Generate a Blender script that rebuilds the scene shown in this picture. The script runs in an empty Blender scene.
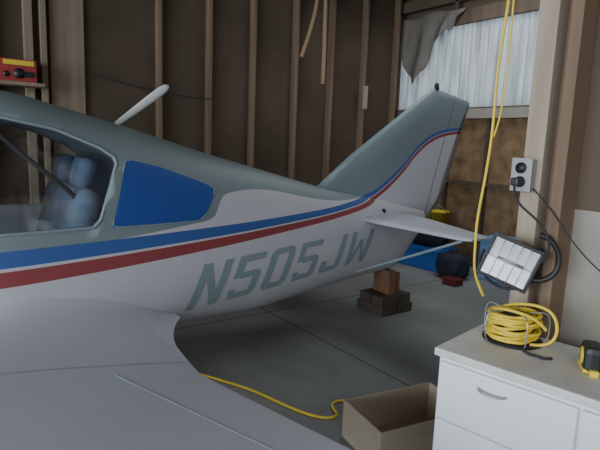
import bpy, bmesh, math, random
from mathutils import Vector, Matrix
random.seed(4)
D=bpy.data; SC=bpy.context.scene
def link(o): SC.collection.objects.link(o); return o
# ---------------------------------------------------------------- camera
cd=D.cameras.new('camera'); cam=link(D.objects.new('camera',cd)); SC.camera=cam
cd.sensor_width=36; cd.lens=36*520/600; cd.clip_start=0.02
hd=math.radians(36); pt=math.radians(9); rl=math.radians(2.2)
F=Vector((math.sin(hd)*math.cos(pt),math.cos(hd)*math.cos(pt),-math.sin(pt)))
R=F.cross(Vector((0,0,1))).normalized(); U=R.cross(F)
U2=U*math.cos(rl)-R*math.sin(rl); R2=R*math.cos(rl)+U*math.sin(rl)
m=Matrix((R2,U2,-F)).transposed().to_4x4(); m.translation=(0,0,1.5); cam.matrix_world=m
# ---------------------------------------------------------------- materials
def mat(name,col,rough=.6,metal=0,var=None,scale=(5,5,5),bump=0,detail=4,nscale=1.0,alpha=None,spec=None):
    M=D.materials.new(name); M.use_nodes=True; nt=M.node_tree; b=nt.nodes['Principled BSDF']
    b.inputs['Base Color'].default_value=(*col,1); b.inputs['Roughness'].default_value=rough; b.inputs['Metallic'].default_value=metal
    if spec is not None: b.inputs['Specular IOR Level'].default_value=spec
    if var or bump:
        tc=nt.nodes.new('ShaderNodeTexCoord'); mp=nt.nodes.new('ShaderNodeMapping'); mp.inputs['Scale'].default_value=scale
        n=nt.nodes.new('ShaderNodeTexNoise'); n.inputs['Scale'].default_value=nscale; n.inputs['Detail'].default_value=detail
        nt.links.new(tc.outputs['Object'],mp.inputs[0]); nt.links.new(mp.outputs[0],n.inputs['Vector'])
        if var:
            cr=nt.nodes.new('ShaderNodeValToRGB'); cr.color_ramp.elements[0].position=.3; cr.color_ramp.elements[1].position=.7
            cr.color_ramp.elements[0].color=(*col,1); cr.color_ramp.elements[1].color=(*var,1)
            nt.links.new(n.outputs['Fac'],cr.inputs[0]); nt.links.new(cr.outputs[0],b.inputs['Base Color'])
        if bump:
            bp=nt.nodes.new('ShaderNodeBump'); bp.inputs['Strength'].default_value=bump; bp.inputs['Distance'].default_value=.01
            nt.links.new(n.outputs['Fac'],bp.inputs['Height']); nt.links.new(bp.outputs[0],b.inputs['Normal'])
    return M
WD=(14,14,.9)
m_stud=mat('stud_wood',(.16,.105,.065),.8,var=(.24,.155,.10),scale=WD)
m_pale=mat('pale_wood',(.24,.18,.125),.8,var=(.33,.25,.18),scale=WD)
m_post=mat('post_wood',(.30,.225,.165),.8,var=(.48,.385,.295),scale=WD)
m_dark=mat('dark_wood',(.09,.063,.04),.85,var=(.14,.095,.065),scale=WD)
m_wall=mat('fibreboard',(.09,.066,.048),.95,var=(.13,.094,.068),scale=(1.2,1.2,1.8),bump=.2,spec=.15)
m_wall2=mat('weathered_plywood',(.25,.22,.18),.9,var=(.36,.315,.27),scale=(3,3,1.5))
m_osb=mat('osb_board',(.15,.09,.045),.9,var=(.33,.21,.11),scale=(7,7,7),detail=6)
m_ceil=mat('ceiling_board',(.12,.09,.07),.9)
m_black=mat('black_plastic',(.02,.02,.022),.45)
m_rub=mat('black_rubber',(.03,.03,.032),.8)
m_yel=mat('yellow_cord',(.80,.58,.05),.5)
m_met=mat('galvanised_metal',(.45,.46,.48),.4,.8)
m_chr=mat('bright_reflector',(.92,.93,.95),.3,.35)
m_cab=mat('cabinet_paint',(.84,.86,.89),.45,var=(.78,.79,.81),scale=(2,2,2))
m_cabtop=mat('cabinet_top_paint',(.74,.73,.70),.5,var=(.56,.53,.47),scale=(7,7,7))
m_card=mat('cardboard',(.42,.345,.25),.85,var=(.50,.41,.30),scale=(3,3,12))
m_blk=mat('old_block_wood',(.065,.045,.035),.9,var=(.10,.07,.05),scale=(9,9,2))
m_org=mat('orange_block_wood',(.20,.10,.05),.85,var=(.30,.16,.09),scale=(9,9,2))
m_blue=mat('blue_plastic',(.03,.14,.52),.45)
m_lblue=mat('light_blue_plastic',(.20,.38,.65),.5)
m_red=mat('red_plastic',(.36,.04,.04),.5)
m_dred=mat('dark_red_paint',(.16,.02,.02),.6)
m_bag=mat('black_nylon',(.025,.03,.045),.85,bump=.3,scale=(20,20,20))
m_green=mat('green_canvas',(.06,.12,.08),.9)
m_white=mat('white_plastic',(.75,.75,.73),.5)
m_seat=mat('seat_fabric',(.14,.19,.27),.9,var=(.19,.25,.34),scale=(10,10,10))
m_int=mat('cabin_lining',(.50,.54,.60),.9)
m_belt=mat('belt_webbing',(.05,.05,.055),.8)
m_bwin=mat('blue_window_cover',(.04,.10,.40),.45)
m_let=mat('registration_paint',(.31,.40,.42),.5)
m_gpaint=mat('grey_paint',(.28,.34,.36),.45)
m_wpaint=mat('white_paint',(.63,.645,.70),.45,var=(.56,.575,.635),scale=(1.5,1.5,1.5))
m_strap=mat('tan_strap',(.30,.20,.11),.8)
m_tarp=mat('dusty_plastic_sheet',(.12,.10,.085),.8,var=(.20,.175,.15),scale=(6,6,2))
m_gray=mat('grey_plastic',(.35,.35,.34),.6)
def glassmat(name,tint,fac):
    M=D.materials.new(name); M.use_nodes=True; nt=M.node_tree; nt.nodes.clear()
    o=nt.nodes.new('ShaderNodeOutputMaterial'); mx=nt.nodes.new('ShaderNodeMixShader'); t=nt.nodes.new('ShaderNodeBsdfTransparent'); g=nt.nodes.new('ShaderNodeBsdfGlossy')
    t.inputs[0].default_value=(*tint,1); g.inputs['Roughness'].default_value=.08; mx.inputs[0].default_value=fac
    nt.links.new(t.outputs[0],mx.inputs[1]); nt.links.new(g.outputs[0],mx.inputs[2]); nt.links.new(mx.outputs[0],o.inputs[0]); return M
m_glass=glassmat('window_glass',(.9,.94,.97),.14)
def transl():
    M=D.materials.new('translucent_corrugated'); M.use_nodes=True; nt=M.node_tree; nt.nodes.clear()
    o=nt.nodes.new('ShaderNodeOutputMaterial'); mx=nt.nodes.new('ShaderNodeMixShader'); t=nt.nodes.new('ShaderNodeBsdfTranslucent'); d=nt.nodes.new('ShaderNodeBsdfDiffuse')
    d.inputs[0].default_value=(.52,.55,.56,1); mx.inputs[0].default_value=.42
    tc=nt.nodes.new('ShaderNodeTexCoord'); mp=nt.nodes.new('ShaderNodeMapping'); mp.inputs['Scale'].default_value=(1,9,.6); n=nt.nodes.new('ShaderNodeTexNoise'); n.inputs['Scale'].default_value=2
    cr=nt.nodes.new('ShaderNodeValToRGB'); cr.color_ramp.elements[0].color=(.16,.17,.17,1); cr.color_ramp.elements[1].color=(.60,.62,.61,1); cr.color_ramp.elements[0].position=.33; cr.color_ramp.elements[1].position=.62
    nt.links.new(tc.outputs['Object'],mp.inputs[0]); nt.links.new(mp.outputs[0],n.inputs['Vector']); nt.links.new(n.outputs['Fac'],cr.inputs[0]); nt.links.new(cr.outputs[0],t.inputs[0])
    nt.links.new(d.outputs[0],mx.inputs[1]); nt.links.new(t.outputs[0],mx.inputs[2]); nt.links.new(mx.outputs[0],o.inputs[0]); return M
m_corr=transl()
def concrete():
    M=mat('concrete_floor',(.20,.205,.20),.7,var=(.33,.33,.32),scale=(1.2,1.2,1.2),detail=8,bump=.1)
    nt=M.node_tree; b=nt.nodes['Principled BSDF']; cr=[n for n in nt.nodes if n.type=='VALTORGB'][0]
    geo=nt.nodes.new('ShaderNodeNewGeometry'); sp=nt.nodes.new('ShaderNodeSeparateXYZ'); nt.links.new(geo.outputs['Position'],sp.inputs[0])
    def line(sock,pos,wd):
        a=nt.nodes.new('ShaderNodeMath'); a.operation='SUBTRACT'; a.inputs[1].default_value=pos; nt.links.new(sp.outputs[sock],a.inputs[0])
        c=nt.nodes.new('ShaderNodeMath'); c.operation='ABSOLUTE'; nt.links.new(a.outputs[0],c.inputs[0])
        e=nt.nodes.new('ShaderNodeMath'); e.operation='LESS_THAN'; e.inputs[1].default_value=wd; nt.links.new(c.outputs[0],e.inputs[0]); return e
    l=[line(0,2.42,.007),line(0,-1.2,.007),line(1,3.75,.007),line(1,0,.007)]
    cur=l[0]
    for k in l[1:]:
        mx=nt.nodes.new('ShaderNodeMath'); mx.operation='MAXIMUM'; nt.links.new(cur.outputs[0],mx.inputs[0]); nt.links.new(k.outputs[0],mx.inputs[1]); cur=mx
    mm=nt.nodes.new('ShaderNodeMix'); mm.data_type='RGBA'; mm.inputs['B'].default_value=(.09,.09,.09,1)
    nt.links.new(cur.outputs[0],mm.inputs['Factor']); nt.links.new(cr.outputs[0],mm.inputs['A']); nt.links.new(mm.outputs['Result'],b.inputs['Base Color'])
    return M
m_conc=concrete()
# airplane livery : painted bands following curves in object X/Z
def livery():
    M=D.materials.new('airplane_livery'); M.use_nodes=True; nt=M.node_tree; b=nt.nodes['Principled BSDF']; b.inputs['Roughness'].default_value=.52
    tc=nt.nodes.new('ShaderNodeTexCoord'); sp=nt.nodes.new('ShaderNodeSeparateXYZ'); nt.links.new(tc.outputs['Object'],sp.inputs[0])
    X0,X1=-3.6,4.6
    mr=nt.nodes.new('ShaderNodeMapRange'); mr.inputs[1].default_value=X0; mr.inputs[2].default_value=X1; nt.links.new(sp.outputs[0],mr.inputs[0])
    def curve(tab):
        fc=nt.nodes.new('ShaderNodeFloatCurve'); c=fc.mapping.curves[0]; mp=fc.mapping
        pts=[((x-X0)/(X1-X0),z/2.5) for x,z in tab]
        c.points[0].location=(0,pts[0][1]); c.points[1].location=(1,pts[-1][1])
        for p in pts: c.points.new(*p)
        mp.use_clip=False; mp.update()
        nt.links.new(mr.outputs[0],fc.inputs['Value'])
        s=nt.nodes.new('ShaderNodeMath'); s.operation='MULTIPLY'; s.inputs[1].default_value=2.5; nt.links.new(fc.outputs[0],s.inputs[0]); return s
    def math2(op,a,bv):
        n=nt.nodes.new('ShaderNodeMath'); n.operation=op
        for i,v in enumerate((a,bv)):
            if isinstance(v,(int,float)): n.inputs[i].default_value=v
            else: nt.links.new(v,n.inputs[i])
        return n.outputs[0]
    zs=curve([(-3.5,.83),(.0,.845),(1.0,.868),(2.2,.935),(2.74,.985),(3.05,1.04),(3.25,1.13),(3.49,1.30),(3.70,1.49),(3.9,1.60),(4.1,1.65),(4.5,1.68)]).outputs[0]
    th=curve([(-3.5,.085),(.3,.085),(1.0,.075),(2.2,.05),(2.74,.042),(3.2,.042),(4.5,.026)]).outputs[0]
    zg=curve([(-3.5,1.0),(1.38,1.0),(1.45,1.02),(1.56,1.16),(2.75,1.055),(3.05,1.085),(3.25,1.17),(3.49,1.335),(3.70,1.515),(3.9,1.625),(4.1,1.675),(4.5,1.70)]).outputs[0]
    dz=math2('SUBTRACT',sp.outputs[2],zs); r=math2('DIVIDE',dz,th)
    def band(lo,hi): return math2('MULTIPLY',math2('GREATER_THAN',r,lo),math2('LESS_THAN',r,hi))
    n=nt.nodes.new('ShaderNodeTexNoise'); n.inputs['Scale'].default_value=2.5
    cr=nt.nodes.new('ShaderNodeValToRGB'); cr.color_ramp.elements[0].color=(.62,.605,.655,1); cr.color_ramp.elements[1].color=(.71,.69,.73,1)
    nt.links.new(tc.outputs['Object'],n.inputs['Vector']); nt.links.new(n.outputs['Fac'],cr.inputs[0]); col=cr.outputs[0]
    def mixc(f,c):
        nonlocal col
        mm=nt.nodes.new('ShaderNodeMix'); mm.data_type='RGBA'; mm.inputs['B'].default_value=(*c,1)
        nt.links.new(f,mm.inputs['Factor']); nt.links.new(col,mm.inputs['A']); col=mm.outputs['Result']
    mixc(math2('GREATER_THAN',sp.outputs[2],zg),(.25,.31,.325))
    mixc(band(.12,1.08),(.06,.14,.42))
    mixc(band(-1.0,-.08),(.36,.075,.08))
    hx=math2('SUBTRACT',sp.outputs[0],math2('ADD',3.86,math2('MULTIPLY',math2('SUBTRACT',sp.outputs[2],.9),.28)))
    hl=math2('LESS_THAN',math2('ABSOLUTE',hx,0),.005)
    mixc(hl,(.15,.15,.16))
    nt.links.new(col,b.inputs['Base Color']); return M
m_liv=livery()
# ---------------------------------------------------------------- helpers
def obj(name,bm,mats,parent=None,smooth=False,loc=None):
    me=D.meshes.new(name); bm.normal_update(); bm.to_mesh(me); bm.free()
    o=link(D.objects.new(name,me))
    for k in (mats if isinstance(mats,(list,tuple)) else [mats]): me.materials.append(k)
    if smooth:
        for p in me.polygons: p.use_smooth=True
    if parent: o.parent=parent
    return o
def empty(name,loc=(0,0,0)):
    e=link(D.objects.new(name,None)); e.empty_display_size=.1; e.location=loc; return e
def addbox(bm,x0,x1,y0,y1,z0,z1,bev=0,mi=0,M=None):
    t=bmesh.new(); bmesh.ops.create_cube(t,size=1)
    for v in t.verts: v.co=Vector(((x0+x1)/2+v.co.x*(x1-x0),(y0+y1)/2+v.co.y*(y1-y0),(z0+z1)/2+v.co.z*(z1-z0)))
    if bev: bmesh.ops.bevel(t,geom=t.edges[:],offset=bev,segments=2,affect='EDGES',profile=.6)
    if M: bmesh.ops.transform(t,matrix=M,verts=t.verts)
    for f in t.faces: f.material_index=mi
    me=D.meshes.new('tmp'); t.to_mesh(me); t.free(); bm.from_mesh(me); D.meshes.remove(me)
def box(name,x0,x1,y0,y1,z0,z1,mt,bev=0,parent=None,M=None):
    bm=bmesh.new(); addbox(bm,x0,x1,y0,y1,z0,z1,bev,0,M); return obj(name,bm,mt,parent)
def addcyl(bm,p,q,r,r2=None,seg=20,mi=0,cap=True):
    p=Vector(p); q=Vector(q); d=q-p; t=bmesh.new()
    bmesh.ops.create_cone(t,cap_ends=cap,segments=seg,radius1=r,radius2=r if r2 is None else r2,depth=d.length)
    M=Matrix.Translation((p+q)/2)@d.to_track_quat('Z','Y').to_matrix().to_4x4()
    bmesh.ops.transform(t,matrix=M,verts=t.verts)
    for f in t.faces: f.material_index=mi; f.smooth=True
    me=D.meshes.new('tmp'); t.to_mesh(me); t.free(); bm.from_mesh(me); D.meshes.remove(me)
def tube(name,pts,r,mt,parent=None,cyc=False,res=6):
    c=D.curves.new(name,'CURVE'); c.dimensions='3D'; c.bevel_depth=r; c.bevel_resolution=3; c.resolution_u=res; c.use_fill_caps=True
    s=c.splines.new('NURBS' if len(pts)>3 else 'POLY'); s.points.add(len(pts)-1)
    for i,p in enumerate(pts): s.points[i].co=(*p,1)
    if s.type=='NURBS': s.order_u=4; s.use_endpoint_u=not cyc
    s.use_cyclic_u=cyc
    o=link(D.objects.new(name,c)); c.materials.append(mt)
    dg=bpy.context.evaluated_depsgraph_get(); me=D.meshes.new_from_object(o.evaluated_get(dg)); D.objects.remove(o)
    for p in me.polygons: p.use_smooth=True
    o=link(D.objects.new(name,me))
    if parent: o.parent=parent
    return o
def lerp(tab,x):
    if x<=tab[0][0]: return tab[0][1]
    for (a,va),(b,vb) in zip(tab,tab[1:]):
        if x<=b: return va+(vb-va)*(x-a)/(b-a)
    return tab[-1][1]
def smooth(tab,x,w=.12): return sum(lerp(tab,x+k*w/2)*c for k,c in ((-2,1),(-1,2),(0,3),(1,2),(2,1)))/9
def loft(bm,rings,mi=0,caps=True):
    vs=[[bm.verts.new(p) for p in r] for r in rings]; n=len(vs[0])
    for a,b in zip(vs,vs[1:]):
        for i in range(n):
            f=bm.faces.new((a[i],a[(i+1)%n],b[(i+1)%n],b[i])); f.smooth=True; f.material_index=mi
    if caps:
        bm.faces.new(vs[0][::-1]).material_index=mi; bm.faces.new(vs[-1]).material_index=mi
    bmesh.ops.recalc_face_normals(bm,faces=bm.faces[:])
# ---------------------------------------------------------------- room shell
YB=5.5; XE=5.72; XJ=1.9; CE=3.7
floor=box('floor',-9,6.1,-5,5.6,-.1,0,m_conc)
box('ceiling',-7,XE+.08,-5,5.6,CE,CE+.08,m_ceil)
box('wall_back',-7,XE+.08,YB,YB+.08,0,CE,m_wall)
bm=bmesh.new()
addbox(bm,XE,XE+.08,.95,YB,0,2.0,0,0)
addbox(bm,XE,XE+.08,.95,YB,3.10,CE,0,0)
addbox(bm,XE,XE+.08,.95,2.6,2.0,3.10,0,0)
N=300; rw=[]
for z in (1.97,3.14):
    rw.append([bm.verts.new((XE-.04+.024*math.sin(i/N*3.0*2*math.pi/.13),2.5+2.99*i/N,z)) for i in range(N+1)])
for i in range(N):
    f=bm.faces.new((rw[0][i],rw[0][i+1],rw[1][i+1],rw[1][i])); f.smooth=True; f.material_index=1
obj('wall_end',bm,[m_wall,m_corr])
box('wall_bay',XJ,XE,.95,1.0,0,CE,m_wall)
box('wall_jog',XJ,XJ+.02,-5,1.0,1.3,CE,m_wall)
box('wall_jog_lower',XJ,XJ+.025,-5,.999,0,1.3,m_wall2)
box('wall_side',-7,XJ,-5.08,-5,0,CE,m_wall)
bm=bmesh.new()
addbox(bm,XE-.12,XE-.065,2.6,YB,3.05,3.22); addbox(bm,XE-.11,XE-.065,2.6,YB,1.93,2.02)
addbox(bm,XE-.12,XE-.065,2.6,YB,3.34,3.48)
for y in (2.7,3.3,3.9,4.5,5.1): addbox(bm,XE-.09,XE-.02,y,y+.045,0,1.93)
for y in (3.3,4.5): addbox(bm,XE-.12,XE-.065,y,y+.04,3.1,CE)
addbox(bm,XE-.08,XE-.02,1.1,YB,1.05,1.09)
obj('trim_end_framing',bm,m_dark)
bm=bmesh.new(); addbox(bm,XE-.02,XE-.001,2.6,5.45,.02,1.92); obj('trim_osb_sheathing',bm,m_osb)
bm=bmesh.new(); addbox(bm,XE-.13,XE-.095,2.7,4.42,1.88,2.0); obj('trim_pale_ledger',bm,m_wall2)
bm=bmesh.new()
for x in (2.06,2.63,3.19,3.79,4.35,4.92,5.52,-.1,-.7,-1.3,-1.9,-2.5,-3.1,-3.7,-4.3,-5,-5.7,-6.4): addbox(bm,x-.022,x+.022,YB-.09,YB,0,CE,.003)
obj('trim_back_studs',bm,m_stud)
bm=bmesh.new()
addbox(bm,.80,.87,YB-.10,YB,0,CE,.003); addbox(bm,1.02,1.32,YB-.05,YB,0,CE,.003); addbox(bm,.93,.98,YB-.12,YB,0,CE,.003); addbox(bm,.50,.54,YB-.1,YB,0,CE,.003)
obj('trim_pale_boards',bm,m_pale)
bm=bmesh.new()
for x in range(-6,6): addbox(bm,x,x+.05,-4.9,YB,CE-.2,CE-.01) if x<XJ else addbox(bm,x,x+.05,1.0,YB,CE-.2,CE-.01)
obj('trim_rafters',bm,m_dark)
tube('wall_wire',[(1.35,5.38,2.08),(1.7,5.37,2.0),(2.06,5.38,1.97),(2.4,5.37,1.93),(2.63,5.39,1.94)],.006,m_rub)
bm=bmesh.new(); addbox(bm,1.80,XJ,1.015,1.09,0,CE,.003); 
obj('trim_post_pale',bm,m_post)
bm=bmesh.new(); addbox(bm,1.80,XJ,.93,.972,0,CE,.003); addbox(bm,1.86,2.0,1.0,1.013,0,CE)
obj('trim_post_dark',bm,m_stud)
bm=bmesh.new()
for y in (-.25,-.85,-1.45,-2.1,-2.7,-3.4,-4.1,-4.8): addbox(bm,1.81,XJ,y,y+.04,0,CE,.003)
obj('trim_jog_studs',bm,m_stud)
# draped dusty plastic sheet hanging from the end beam
bm=bmesh.new(); G=[]; n1,n2=30,18
dl=[(0,.60),(.12,.78),(.25,.88),(.4,.74),(.55,.46),(.75,.26),(1,.10)]
for i in range(n1+1):
    u=i/n1; r=[]
    for j in range(n2+1):
        v=j/n2
        y=5.36-u*1.02; top=3.24-.02*math.sin(u*9); dr=smooth(dl,u,.06)+.025*math.sin(u*31)
        y=y+(.5-u)*-.12*v
        r.append(bm.verts.new((XE-.17-.035*math.sin(u*17+v*3)*(.3+v)-.03*v,y,top-dr*v)))
    G.append(r)
for a,b in zip(G,G[1:]):
    for j in range(n2): bm.faces.new((a[j],a[j+1],b[j+1],b[j])).smooth=True
o=obj('hanging_plastic_sheet',bm,m_tarp); o.modifiers.new('s','SOLIDIFY').thickness=.004
# ---------------------------------------------------------------- airplane
YC=3.3
zt=[(-3.25,.98),(-3.0,1.12),(-1.3,1.24),(-1.0,1.30),(-.55,1.60),(-.2,1.72),(.36,1.72),(1.0,1.56),(1.53,1.41),(2.58,1.15),(3.2,1.05),(3.6,.98),(3.84,.90)]
zb=[(-3.25,.66),(-3.0,.45),(-1,.30),(.2,.27),(1.25,.27),(1.93,.25),(2.92,.36),(3.51,.39),(3.84,.76)]
hw=[(-3.25,.22),(-3.0,.40),(-1.5,.52),(-.5,.57),(.28,.571),(1.25,.424),(2.9,.174),(3.5,.085),(3.84,.03)]
ex=[(-3.2,2.4),(0,2.9),(1.2,2.7),(3,2.2),(3.84,2.0)]
def sec(X): return smooth(hw,X),smooth(zt,X),smooth(zb,X),lerp(ex,X)
def surfY(X,Z,side=-1):
    w,t,b,n=sec(X); c=(t+b)/2; h=(t-b)/2; k=min(.999,abs((Z-c)/h))
    return YC+side*w*(1-k**n)**(1/n)
plane=empty('light_airplane',(0,0,0))
def ring(X,inset=0,N=72):
    w,t,b,n=sec(X); c=(t+b)/2; h=(t-b)/2-inset; w=w-inset; out=[]
    for i in range(N):
        a=2*math.pi*i/N; ca,sa=math.cos(a),math.sin(a)
        out.append((X,YC+w*math.copysign(abs(ca)**(2/n),ca),c+h*math.copysign(abs(sa)**(2/n),sa)))
    return out
bm=bmesh.new(); xs=[-3.25+i*.06 for i in range(int((3.84+3.25)/.06)+1)]+[3.84]
loft(bm,[ring(x) for x in xs]); fus=obj('fuselage',bm,[m_liv,m_int],plane)
bm=bmesh.new(); loft(bm,[ring(-.8+i*.1,.025) for i in range(23)],mi=0); cav=obj('cav',bm,[m_int])
W1=[(-.50,1.04),(-.42,1.38),(-.22,1.53),(.05,1.575),(.29,1.57),(.55,1.52),(.76,1.435),(.835,1.385),(.845,1.35),(.74,1.06),(.70,1.02),(.27,1.02)]
def prism(poly,y0,y1,mt):
    bm=bmesh.new(); a=[bm.verts.new((x,y0,z)) for x,z in poly]; b=[bm.verts.new((x,y1,z)) for x,z in poly]; n=len(a)
    bm.faces.new(a); bm.faces.new(b[::-1])
    for i in range(n): bm.faces.new((a[i],b[i],b[(i+1)%n],a[(i+1)%n]))
    bmesh.ops.recalc_face_normals(bm,faces=bm.faces[:]); return obj('cut',bm,[mt])
cut=prism(W1,2.4,4.2,m_int)
for c in (cav,cut):
    md=fus.modifiers.new('b','BOOLEAN'); md.operation='DIFFERENCE'; md.object=c; md.solver='EXACT'
    try: md.material_mode='TRANSFER'
    except Exception: pass
dg=bpy.context.evaluated_depsgraph_get(); me=D.meshes.new_from_object(fus.evaluated_get(dg)); fus.modifiers.clear(); fus.data=me; me.name='fuselage'
D.objects.remove(cav); D.objects.remove(cut)
def conform(name,bm,off,mt,side=-1,xform=None):
    if xform:
        for v in bm.verts: v.co=xform(v.co)
    def bis(ax,step):
        lo=min(v.co[ax] for v in bm.verts); hi=max(v.co[ax] for v in bm.verts); k=lo+step
        while k<hi-1e-4:
            no=Vector((0,0,0)); no[ax]=1; co=Vector((0,0,0)); co[ax]=k
            bmesh.ops.bisect_plane(bm,geom=bm.verts[:]+bm.edges[:]+bm.faces[:],plane_co=co,plane_no=no); k+=step
    bis(0,.04); bis(2,.03)
    for v in bm.verts: v.co.y=surfY(v.co.x,v.co.z,side)+side*off
    return obj(name,bm,mt,plane,smooth=False)
def polybm(poly):
    bm=bmesh.new(); bm.faces.new([bm.verts.new((x,0,z)) for x,z in poly]); return bm
for sd,nm in ((-1,'left'),(1,'right')):
    conform('cabin_window_'+nm,polybm(W1),-.008,m_glass,sd)
    tube('window_frame_'+nm,[(x,surfY(x,z,sd),z) for x,z in W1 for _ in (0,1)],.009,m_gpaint,plane,cyc=True)
W2=[(.80,1.01),(.885,1.33),(.90,1.365),(.94,1.37),(1.10,1.335),(1.40,1.235),(1.465,1.20),(1.465,1.17),(1.39,1.04),(1.34,1.005)]
conform('quarter_window_blue',polybm(W2),.004,m_bwin)
tube('quarter_window_frame',[(x,surfY(x,z),z) for x,z in W2 for _ in (0,1)],.006,m_gpaint,plane,cyc=True)
# registration : block letters from polygon strokes
def letters():
    bm=bmesh.new(); W=.68; T=.18
    def q(*p): bm.faces.new([bm.verts.new((x,y,0)) for x,y in p])
    def rect(x0,x1,y0,y1): q((x0,y0),(x1,y0),(x1,y1),(x0,y1))
    c=.10
    def N(o):
        rect(o,o+T,0,1); rect(o+W-T,o+W,0,1); q((o+T,1),(o+T,.66),(o+W-T,0),(o+W-T,.34))
    def five(o):
        rect(o,o+W,1-.15,1); rect(o,o+T,.5,.85); rect(o+T,o+W-c,.47,.62); q((o+W-c,.62),(o+W-c,.47),(o+W,.52-.08)); q((o+W-c,.62),(o+W,.54),(o+W,.44))
        rect(o+W-T,o+W,.10,.47); rect(o+.05,o+W-T,0,.15); q((o+W-T,0),(o+W-.08,0),(o+W,.10),(o+W-T,.10)); rect(o,o+T*.9,.15,.24)
    def zero(o):
        rect(o,o+T,c,1-c); rect(o+W-T,o+W,c,1-c); rect(o+c,o+W-c,0,.15); rect(o+c,o+W-c,.85,1)
        for sx,sy in ((0,0),(1,0),(0,1),(1,1)):
            X=lambda a:(o+a if sx==0 else o+W-a); Y=lambda a:(a if sy==0 else 1-a)
            q((X(0),Y(c)),(X(c),Y(0)),(X(T),Y(c))) 
    def J(o):
        rect(o+W-T,o+W,c,1); rect(o+c,o+W-c,0,.15); rect(o,o+T,c,.34); q((o,c),(o+c,0),(o+T,c)); q((o+W,c),(o+W-c,0),(o+W-T,c))
    def Wl(o):
        w=.86; t=.16
        q((o,1),(o+.08,0),(o+.08+t,0),(o+t,1)); q((o+w-t,1),(o+w-.08-t,0),(o+w-.08,0),(o+w,1))
        q((o+.08+t*.6,0),(o+.08+t,0),(o+w/2+.06,.72),(o+w/2-.06,.72)); q((o+w-.08-t,0),(o+w-.08-t*.6,0),(o+w/2+.06,.72),(o+w/2-.06,.72))
    P=.86
    N(0); five(P); zero(2*P); five(3*P); J(4*P); Wl(5*P)
    bmesh.ops.recalc_face_normals(bm,faces=bm.faces[:]); return bm,5*P+.86
bm,LW=letters()
def xf(c):
    X=1.275+c.x/LW*1.70; h=.305-.035*(X-1.3)/1.6
    return Vector((X+c.y*.105,0,.425+(X-1.3)*.070+c.y*h))
conform('registration_letters',bm,.004,m_let,-1,xf)
# interior
for sx,sy in ((.62,3.06),(.62,3.52),(-.30,3.03),(-.30,3.55)):
    bm=bmesh.new()
    Mt=Matrix.Translation((sx,sy,0))@Matrix.Rotation(math.radians(14),4,'Y')
    addbox(bm,-.07,.07,-.20,.20,.62,1.20,.06,0,Mt@Matrix.Translation((-.2,0,0))); addbox(bm,-.05,.05,-.11,.11,1.19,1.36,.045,0,Mt@Matrix.Translation((-.22,0,0)))
    addbox(bm,-.5,.0,-.2,.2,.52,.64,.04,0,Matrix.Translation((sx,sy,0)))
    for f in bm.faces: f.smooth=True
    obj('seat',bm,m_seat,plane)
box('rear_shelf',.76,1.2,2.99,3.58,.95,1.02,m_seat,.03,plane)
tube('shoulder_belt',[(.28,2.84,1.50),(.40,2.84,1.38),(.55,2.88,1.26),(.68,2.93,1.14),(.74,2.98,1.0)],.012,m_belt,plane)
# wing
def tev(y):
    if y>2.5: return 1.0
    if y>2.0: return 1.0-.06*(2.5-y)/.5
    return .94+.17*min(1.3,(2.0-y))
def wing(side):
    bm=bmesh.new(); rings=[]
    span=[2.95,2.6,2.5,2.3,2.1,2.0,1.8,1.5,1.2,.9,.5,0,-.8,-1.5,-1.7,-1.78] if side<0 else [3.65,4.0,4.5,5.0,5.2,5.25]
    for y in span:
        o=(3.3-.35-y) if side<0 else (y-3.65)
        te=tev(y) if side<0 else 1.0; le=-.95+.10*o
        z=.42+.05*o; s=1.0
        if side<0 and y<-1.6: s=.75 if y==-1.7 else .35
        if side>0 and y>5.1: s=.75 if y==5.2 else .35
        c=te-le; r=[]
        def th(u): return 5*.15*c*s*(.2969*math.sqrt(u)-.126*u-.3516*u*u+.2843*u**3-.1015*u**4)
        K=22
        for i in range(K+1):
            u=(1-math.cos(math.pi*i/K))/2; r.append((le+u*c,y,z+th(u)*1.1+.03*(1-u)))
        for i in range(K-1,0,-1):
            u=(1-math.cos(math.pi*i/K))/2; r.append((le+u*c,y,z-th(u)*.7+.03*(1-u)))
        rings.append(r)
    loft(bm,rings); return obj('wing_left' if side<0 else 'wing_right',bm,m_wpaint,plane)
wing(-1); wing(1)
def wingtop(x,y):
    o=2.95-y; te=tev(y); le=-.95+.10*o; c=te-le; u=min(1,max(0,(x-le)/c))
    return .42+.05*o+5*.15*c*(.2969*math.sqrt(u)-.126*u-.3516*u*u+.2843*u**3-.1015*u**4)*1.1+.03*(1-u)
# fillet : tangent to the wing skin, sweeping up into the fuselage side
bm=bmesh.new(); g=[]
for i in range(65):
    t=i/64; X=-.80+t*2.0
    e=max(0,(X-.3)/.9)
    zf=.70-.28*e**1.8
    yw=2.15; Xc=min(X,.955)
    if X<=.955:
        p1=Vector((X,yw,wingtop(X,yw)+.002)); sl=(wingtop(X,yw-.1)-wingtop(X,yw))/-.1
    else:
        k=(X-.955)/.245; p1=Vector((X,2.15+.69*k**.5,wingtop(.955,2.15)-.03*k)); sl=0
    p0=Vector((X,surfY(X,zf)+.004,zf)); my=p0.y-.05*max(0,1-e)
    mid=Vector((X,my,p1.z+sl*(my-p1.y)+.004))
    g.append([bm.verts.new(p0*(1-s)**2+mid*2*s*(1-s)+p1*s*s) for s in [j/18 for j in range(19)]])
for a,b in zip(g,g[1:]):
    for j in range(18): bm.faces.new((a[j],a[j+1],b[j+1],b[j])).smooth=True
bmesh.ops.recalc_face_normals(bm,faces=bm.faces[:])
o=obj('wing_root_fillet',bm,m_wpaint,plane)
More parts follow.
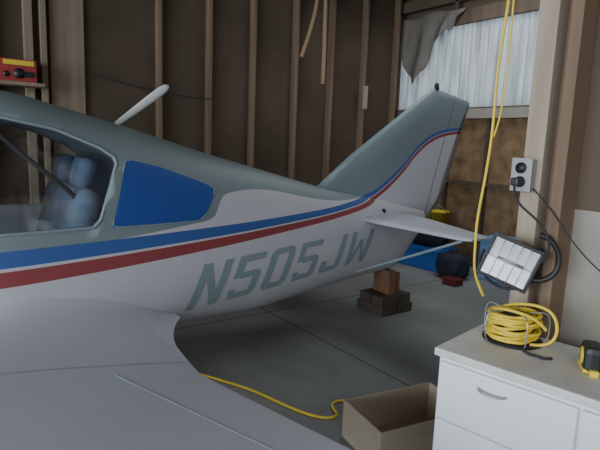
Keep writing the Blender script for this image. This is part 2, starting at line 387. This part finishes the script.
tube('flap_seam',[(.58+.033*k,2.05-.11*k,wingtop(.58+.033*k,2.05-.11*k)-.001) for k in range(12)],.004,m_gpaint,plane)
# fin + rudder
rows=[((3.45,.80),(3.84,.77)),((3.1,1.0),(4.06,1.0)),((2.52,1.14),(4.16,1.2)),((2.88,1.41),(4.24,1.45)),((3.4,1.75),(4.32,1.72)),((3.76,1.985),(4.40,1.91)),((3.83,2.03),(4.40,1.95)),((3.88,2.045),(4.36,1.965))]
bm=bmesh.new(); rg=[]
for ri,(a,b) in enumerate(rows):
    r=[]; K=16; c=b[0]-a[0]; T=[.03,.045,.045,.042,.036,.03,.02,.006][ri]
    up=[i/K for i in range(K+1)]
    for u in up:
        th=T*math.sqrt(max(0,min(1,u*5)))*(1-max(0,(u-.25)/.75)**1.2*.92); r.append((a[0]+u*c,YC-th,a[1]+(b[1]-a[1])*u))
    for u in up[::-1][1:-1]:
        th=T*math.sqrt(max(0,min(1,u*5)))*(1-max(0,(u-.25)/.75)**1.2*.92); r.append((a[0]+u*c,YC+th,a[1]+(b[1]-a[1])*u))
    rg.append(r)
loft(bm,rg); obj('vertical_fin',bm,m_liv,plane)
bm=bmesh.new(); addcyl(bm,(3.9,YC,2.03),(3.9,YC,2.09),.025,.018); obj('tail_beacon',bm,m_rub,plane)
# stabilisers
ZS=.885
for sd,nm in ((-1,'left'),(1,'right')):
    bm=bmesh.new(); rg=[]
    for k,s in ((0,1),(.3,1),(.7,1),(.93,1),(.985,.8),(1.0,.35)):
        y=YC+sd*(.1+1.08*k); le=2.92+.03*k+(.0 if k<.95 else .03); te=3.62-.40*k-(.0 if k<.95 else .03); c=te-le; r=[]; K=14
        def th(u): return 5*.08*c*s*(.2969*math.sqrt(u)-.126*u-.3516*u*u+.2843*u**3-.1015*u**4)+.004
        for i in range(K+1):
            u=i/K; r.append((le+u*c,y,ZS+th(u)))
        for i in range(K-1,0,-1):
            u=i/K; r.append((le+u*c,y,ZS-th(u)))
        rg.append(r)
    loft(bm,rg); obj('stabiliser_'+nm,bm,m_wpaint,plane)
    tube('stabiliser_strut_'+nm,[(2.90,YC+sd*.15,.45),(2.99,YC+sd*1.10,.87)],.011,m_gpaint,plane)
bm=bmesh.new(); rg=[]
for k,w in ((0,.012),(.15,.018),(.6,.026),(.85,.028),(.95,.022),(1,.008)):
    c=Vector((.95+.36*k,YC,1.55+.28*k)); n=Vector((-.28,0,.36)).normalized()
    rg.append([tuple(c+n*w*math.cos(a*math.pi/6)+Vector((0,1,0))*w*.4*math.sin(a*math.pi/6)) for a in range(12)])
loft(bm,rg); obj('roof_antenna',bm,m_white,plane)
bm=bmesh.new(); addcyl(bm,(3.22,surfY(3.22,.94)-.004,.94),(3.22,surfY(3.22,.94)+.02,.94),.022); obj('static_port',bm,m_rub,plane)
bm=bmesh.new()
for y in (1.75,4.85):
    addcyl(bm,(-.1,y-.07,.19),(-.1,y+.07,.19),.19,seg=28); addcyl(bm,(-.1,y,.19),(-.1,y+.0,.55),.03)
addcyl(bm,(-2.5,3.24,.17),(-2.5,3.36,.17),.17,seg=28); addcyl(bm,(-2.5,3.3,.17),(-2.5,3.3,.6),.03)
obj('landing_gear',bm,m_rub,plane)
bm=bmesh.new(); addcyl(bm,(-3.2,YC,.84),(-3.5,YC,.84),.15,.02); obj('spinner',bm,m_wpaint,plane)
bm=bmesh.new()
for s in (-1,1):
    addbox(bm,-3.34,-3.31,YC-.06,YC+.06,.84,1.7,.01,0,Matrix.Translation((0,YC,.84))@Matrix.Rotation(math.radians(60 if s>0 else 240),4,'X')@Matrix.Translation((0,-YC,-.84)))
obj('propeller',bm,m_black,plane)
# ---------------------------------------------------------------- tail stand
st=empty('tail_support_stand')
bm=bmesh.new()
for x in (3.30,3.50): addbox(bm,x-.09,x+.09,3.13,3.47,0,.085,.006)
addbox(bm,3.22,3.58,3.15,3.29,.085,.17,.006); addbox(bm,3.22,3.58,3.31,3.45,.085,.17,.006)
obj('base_blocks',bm,m_blk,st)
bm=bmesh.new(); addbox(bm,3.34,3.43,3.2,3.4,.17,.385,.005); addbox(bm,3.44,3.50,3.22,3.38,.17,.36,.005)
obj('upright_blocks',bm,m_org,st)
# ---------------------------------------------------------------- items at the end of the bay
def tote(name,x,y,w,d,h,mt,rot=0):
    bm=bmesh.new(); M=Matrix.Translation((x,y,0))@Matrix.Rotation(rot,4,'Z')
    t=.012
    addbox(bm,-w/2,w/2,-d/2,-d/2+t,0,h,0,0,M); addbox(bm,-w/2,w/2,d/2-t,d/2,0,h,0,0,M); addbox(bm,-w/2,-w/2+t,-d/2,d/2,0,h,0,0,M); addbox(bm,w/2-t,w/2,-d/2,d/2,0,h,0,0,M); addbox(bm,-w/2,w/2,-d/2,d/2,0,t,0,0,M)
    addbox(bm,-w/2-.02,w/2+.02,-d/2-.02,d/2+.02,h-.03,h,.008,0,M); addbox(bm,-w/2+.05,w/2-.05,-d/2+.05,d/2-.05,h-.01,h+.01,.006,0,M)
    return obj(name,bm,mt)
tote('storage_tote',5.15,4.30,.36,.60,.27,m_blue,.05)
tote('storage_tote',5.38,4.98,.34,.5,.24,m_blue,-.05)
tote('picnic_cooler',5.40,3.40,.34,.42,.50,m_lblue,.05)
def bag(name,x,y,z,sx,sy,sz,mt):
    bm=bmesh.new(); bmesh.ops.create_icosphere(bm,subdivisions=4,radius=1)
    for v in bm.verts:
        c=v.co; q=Vector([math.copysign(abs(k)**.65,k) for k in c]); q*=1+.07*math.sin(7*c.x+3*c.y)*math.cos(5*c.z+c.y*4)
        v.co=Vector((x+q.x*sx,y+q.y*sy,z+max(-.95,q.z)*sz))
    for f in bm.faces: f.smooth=True
    for s in (-.3,.3):
        addcyl(bm,(x-sx*.2,y+s*sy,z+sz*.8),(x-sx*.2,y+s*sy*.5,z+sz*1.25),.012)
    addcyl(bm,(x-sx*.2,y-.15*sy,z+sz*1.25),(x-sx*.2,y+.15*sy,z+sz*1.25),.012)
    return obj(name,bm,mt)
bag('duffel_bag',5.15,4.30,.42,.15,.26,.145,m_bag)
bag('sports_bag',4.96,3.75,.15,.15,.18,.15,m_bag)
bag('canvas_sack',5.38,4.98,.38,.14,.2,.135,m_green)
bk=empty('yellow_bucket')
bm=bmesh.new(); loft(bm,[[(5.50+r*math.cos(a*math.pi/12),4.45+r*math.sin(a*math.pi/12),z) for a in range(24)] for r,z in ((.10,.34),(.125,.66),(.135,.66),(.135,.68),(.115,.68),(.09,.36))]); obj('pail',bm,m_yel,bk)
tube('bail',[(5.50,4.31,.66),(5.44,4.33,.74),(5.42,4.45,.78),(5.44,4.57,.74),(5.50,4.59,.66)],.004,m_met,bk)
bm=bmesh.new(); 
for z in (0,.12,.24): 
    for q in ((5.38,5.62,4.32,4.335),(5.38,5.62,4.565,4.58),(5.38,5.395,4.335,4.565),(5.605,5.62,4.335,4.565)): addbox(bm,*q,z,z+.09)
for x,y in ((5.40,4.345),(5.60,4.345),(5.40,4.555),(5.60,4.555)): addbox(bm,x-.01,x+.01,y-.01,y+.01,0,.33)
addbox(bm,5.38,5.62,4.32,4.58,.33,.34); obj('wooden_crate',bm,m_dark)
tb=empty('red_toolbox'); box('body',4.64,4.78,3.46,3.64,0,.06,m_dred,.01,tb); box('lid',4.63,4.79,3.45,3.65,.06,.08,m_dred,.008,tb); tube('handle',[(4.71,3.50,.078),(4.71,3.50,.105),(4.71,3.60,.105),(4.71,3.60,.078)],.007,m_black,tb)
# ---------------------------------------------------------------- product box on wall
pb=empty('red_tool_carton')
box('carton',.55,.86,5.22,5.39,1.93,2.12,m_red,.004,pb)
box('yellow_label',.60,.84,5.214,5.221,2.07,2.11,m_yel,0,pb)
bm=bmesh.new(); addcyl(bm,(.72,5.212,2.0),(.72,5.221,2.0),.045); addbox(bm,.74,.84,5.213,5.22,1.97,2.02); addcyl(bm,(.62,5.212,1.99),(.62,5.221,1.99),.025); obj('printed_tool',bm,m_black,pb)
box('ledge',.5,.92,5.2,5.40,1.90,1.93,m_pale,0,pb)
tube('hanging_wood_strip',[(3.93,5.2,3.69),(3.92,5.2,3.2),(3.87,5.2,3.0),(3.80,5.2,2.75),(3.70,5.2,2.50)],.024,m_strap)
tube('hanging_wood_strip',[(4.02,5.2,3.69),(4.03,5.2,3.0),(4.04,5.2,2.7),(4.04,5.2,2.22)],.026,m_strap)
box('wood_lath',4.84,4.89,5.30,5.34,1.98,2.28,m_post)
# ---------------------------------------------------------------- cabinet
cb=empty('white_cabinet'); cb.location=(1.36,1.07,0); cb.rotation_euler=(0,0,math.radians(10))
cx0,cx1,cy0,cy1,ch=.008,.385,-.76,-.008,.84
box('carcass',cx0+.012,cx1,cy0,cy1,.08,ch-.03,m_cab,.004,cb); box('plinth',cx0+.05,cx1-.02,cy0+.02,cy1-.02,0,.08,m_cab,0,cb)
box('top',cx0-.012,cx1,cy0-.01,cy1+.01,ch-.028,ch,m_cabtop,.006,cb)
for i,(a,b) in enumerate(((cy0+.01,-.455),(-.447,cy1-.01))):
    box('drawer_%d'%i,cx0-.004,cx0+.014,a,b,.60,ch-.045,m_cab,.006,cb); box('cupboard_front_%d'%i,cx0-.004,cx0+.014,a,b,.10,.59,m_cab,.006,cb)
    yc=(a+b)/2+ (.03 if i else 0)
    tube('drawer_handle_%d'%i,[(cx0-.003,yc-.045,.752),(cx0-.022,yc-.04,.748),(cx0-.024,yc,.744),(cx0-.022,yc+.04,.748),(cx0-.003,yc+.045,.752)],.004,m_met,cb)
    tube('cupboard_handle_%d'%i,[(cx0-.003,a+.05,.50),(cx0-.03,a+.05,.49),(cx0-.03,a+.05,.42),(cx0-.003,a+.05,.41)],.005,m_met,cb)
# ---------------------------------------------------------------- outlet
ob=empty('wall_outlet')
box('junction_box',1.765,1.80,1.035,1.105,1.36,1.47,m_met,.004,ob)
box('cover_plate',1.760,1.766,1.03,1.11,1.355,1.475,m_gray,.002,ob)
bm=bmesh.new(); addcyl(bm,(1.752,1.07,1.44),(1.762,1.07,1.44),.02); addcyl(bm,(1.752,1.07,1.39),(1.762,1.07,1.39),.02); obj('receptacles',bm,m_black,ob)
box('plug',1.72,1.755,1.055,1.085,1.375,1.405,m_black,.006,ob)
tube('lamp_cable',[(1.725,1.07,1.385),(1.71,1.06,1.33),(1.71,1.0,1.29),(1.72,.94,1.25),(1.72,.90,1.18),(1.74,.94,1.12)],.0045,m_rub,ob)
tube('wall_cable',[(1.79,1.04,1.37),(1.79,.99,1.33),(1.79,.93,1.27),(1.80,.84,1.15),(1.83,.7,1.05),(1.85,.4,.98)],.0025,m_rub,ob)
# ---------------------------------------------------------------- work light
wl=empty('halogen_work_light')
front=Vector((-.82,-.50,-.02)).normalized()
Mw=Matrix.Translation((1.70,1.040,1.103))@front.to_track_quat('Z','Y').to_matrix().to_4x4()
Mw=Mw@Matrix.Rotation(math.radians(-19),4,'Z')@Matrix.Scale(1.06,4)
a,b=.086,.078
def frame(bm,hx,hy,t,z0,z1,mi=0):
    for q in ((-hx,hx,hy-t,hy),(-hx,hx,-hy,-hy+t),(-hx,-hx+t,-hy+t,hy-t),(hx-t,hx,-hy+t,hy-t)): addbox(bm,*q,z0,z1,.002,mi)
bm=bmesh.new(); frame(bm,a,b,.011,.0,.018); o=obj('front_frame',bm,m_black,wl); o.matrix_basis=Mw
bm=bmesh.new()
rr=[[(sx*(a-.006),sy*(b-.006),.0) for sx,sy in ((-1,-1),(1,-1),(1,1),(-1,1))],[(sx*(a-.02),sy*(b-.02),-.045) for sx,sy in ((-1,-1),(1,-1),(1,1),(-1,1))],[(sx*.04,sy*.03,-.065) for sx,sy in ((-1,-1),(1,-1),(1,1),(-1,1))]]
loft(bm,rr); 
for f in bm.faces: f.smooth=False
for k in range(-3,4): addbox(bm,k*.018-.002,k*.018+.002,-.035,.035,-.075,-.05)
o=obj('housing',bm,m_black,wl); o.matrix_basis=Mw
bm=bmesh.new(); K=16; prev=None
for i in range(K+1):
    t=-1+2*i/K; y=t*(b-.012)
    row=[bm.verts.new((-a+.012,y,.002+.012*t*t)),bm.verts.new((a-.012,y,.002+.012*t*t))]
    if prev: bm.faces.new((prev[0],prev[1],row[1],row[0]))
    prev=row
o=obj('reflector',bm,m_chr,wl); o.matrix_basis=Mw
bm=bmesh.new(); addcyl(bm,(-.045,0,.009),(.045,0,.009),.006); o=obj('lamp_tube',bm,m_met,wl); o.matrix_basis=Mw
bm=bmesh.new()
for k in (-.045,-.015,.015,.045): addcyl(bm,(k,-b+.006,.02),(k,b-.006,.02),.0013,seg=8)
addcyl(bm,(-a+.006,0,.021),(a-.006,0,.021),.0013,seg=8)
o=obj('wire_guard',bm,m_met,wl); o.matrix_basis=Mw
o=tube('carry_handle',[(a,-.03,-.02),(a+.02,-.03,-.02),(a+.055,.0,-.02),(a+.06,.05,-.02),(a+.035,.10,-.02),(a-.01,.125,-.02),(a-.04,.12,-.02)],.009,m_black,wl); o.matrix_basis=Mw
o=tube('bracket',[(-a-.006,0,-.02),(-a-.012,-.05,-.03),(-.05,-b-.03,-.04),(.05,-b-.03,-.04),(a+.012,-.05,-.03),(a+.006,0,-.02)],.005,m_black,wl); o.matrix_basis=Mw
bm=bmesh.new(); addcyl(bm,(1.80,1.05,1.16),(1.74,1.05,1.13),.006); obj('hanging_hook',bm,m_met,wl)
# ---------------------------------------------------------------- yellow cord (hanging) + coil on reel
hc=empty('hanging_extension_cord')
tube('cord',[(1.76,1.17,CE),(1.76,1.17,2.6),(1.76,1.18,2.05),(1.75,1.205,1.8),(1.745,1.19,1.6),(1.74,1.20,1.4),(1.74,1.225,1.22),(1.73,1.21,1.12),(1.70,1.19,1.03),(1.68,1.14,.985),(1.66,1.11,.965)],.0055,m_yel,hc,res=10)
tube('cord_slack',[(1.762,1.175,2.3),(1.765,1.168,1.95),(1.765,1.168,1.7),(1.757,1.178,1.6),(1.75,1.19,1.55)],.0035,m_yel,hc)
yc=empty('extension_cord_reel')
pts=[]; cx,cy=1.655,.975
turns=17
for i in range(turns*14):
    a2=2*math.pi*i/14; k=i/(turns*14); r=.076+.014*math.sin(a2*1.37+i*.3)+random.uniform(-.005,.005)
    pts.append((cx+r*math.cos(a2),cy+r*math.sin(a2),.854+.08*(0.5-0.5*math.cos(k*math.pi*5))+random.uniform(-.003,.003)+k*.008))
tube('cord_coil',pts,.0058,m_yel,yc,res=4)
tube('loose_loop',[(1.68,1.04,.94),(1.68,.98,.97),(1.68,.9,.982),(1.68,.85,.97),(1.68,.828,.92),(1.67,.835,.87),(1.66,.87,.85),(1.64,.9,.85)],.0055,m_yel,yc)
tube('loose_loop_2',[(1.63,1.06,.93),(1.60,1.0,.96),(1.61,.93,.96),(1.64,.88,.945),(1.66,.86,.91)],.0055,m_yel,yc)
bm=bmesh.new(); addcyl(bm,(cx,cy,.843),(cx,cy,.94),.04,seg=24); addcyl(bm,(cx,cy,.841),(cx,cy,.846),.10,seg=32); obj('reel_hub',bm,m_black,yc)
for k in range(5):
    an=k*2*math.pi/5+.3; c,s=math.cos(an),math.sin(an)
    tube('reel_wire_%d'%k,[(cx+.05*c,cy+.05*s,.945),(cx+.10*c,cy+.10*s,.955),(cx+.118*c,cy+.118*s,.95),(cx+.118*c,cy+.118*s,.85),(cx+.10*c,cy+.10*s,.845)],.0022,m_met,yc)
tube('black_cable',[(1.60,.90,.846),(1.56,.87,.846),(1.585,.84,.846),(1.57,.81,.846),(1.60,.80,.846)],.005,m_rub,yc)
tm=empty('tape_measure'); Mt=Matrix.Translation((1.635,.695,.84))@Matrix.Rotation(.6,4,'Z')
bm=bmesh.new(); addbox(bm,-.048,.048,-.028,.028,0,.085,.018,0,Mt); obj('case',bm,m_black,tm)
bm=bmesh.new(); addcyl(bm,Mt@Vector((0,-.031,.045)),Mt@Vector((0,.031,.045)),.026,seg=24); addbox(bm,-.045,.045,-.030,.030,.004,.016,.003,0,Mt); obj('side_discs',bm,m_yel,tm)
bm=bmesh.new(); addbox(bm,-.062,-.035,-.012,.012,0,.02,.003,0,Mt); obj('blade_tip',bm,m_yel,tm)
# ---------------------------------------------------------------- cardboard box
Mb=Matrix.Translation((1.93,1.66,0))@Matrix.Rotation(math.radians(-10),4,'Z')
bm=bmesh.new(); w,d,h,t=.56,.34,.20,.008
addbox(bm,-w/2,w/2,-d/2,d/2,0,t,0,0,Mb)
for q in ((-w/2,w/2,-d/2,-d/2+t),(-w/2,w/2,d/2-t,d/2),(-w/2,-w/2+t,-d/2+t,d/2-t),(w/2-t,w/2,-d/2+t,d/2-t)): addbox(bm,*q,0,h,0,0,Mb)
obj('cardboard_box',bm,m_card)
tube('floor_extension_cord',[(1.20,3.15,.008),(1.34,2.95,.008),(1.44,2.74,.008),(1.54,2.54,.008),(1.58,2.36,.008),(1.63,2.18,.008),(1.70,2.04,.008),(1.80,2.02,.008),(1.81,2.12,.008),(1.87,2.18,.008),(1.96,2.14,.008),(2.0,2.04,.008)],.008,m_yel,res=10)
# ---------------------------------------------------------------- light
w=D.worlds.new('World'); SC.world=w; w.use_nodes=True; nt=w.node_tree; bg=nt.nodes['Background']; bg.inputs[0].default_value=(.76,.87,1,1); bg.inputs[1].default_value=2.0
def area(name,loc,rot,sx,sy,e,col):
    l=D.lights.new(name,'AREA'); l.shape='RECTANGLE'; l.size=sx; l.size_y=sy; l.energy=e; l.color=col
    o=link(D.objects.new(name,l)); o.location=loc; o.rotation_euler=rot; return o
area('door_daylight',(-6.8,.3,2.0),(0,math.radians(-90),0),3.4,9,680,(.80,.91,1))
area('overhead_fill',(-1.2,-2.2,3.45),(math.radians(28),math.radians(-10),0),3,3,125,(.88,.95,1))  # added soft fill lamp behind the camera; the ceiling has no opening here
area('bay_fill',(4.5,3.2,3.45),(0,0,0),1.5,2.0,38,(.92,.97,1))  # added fill lamp to brighten the tail bay, under solid ceiling
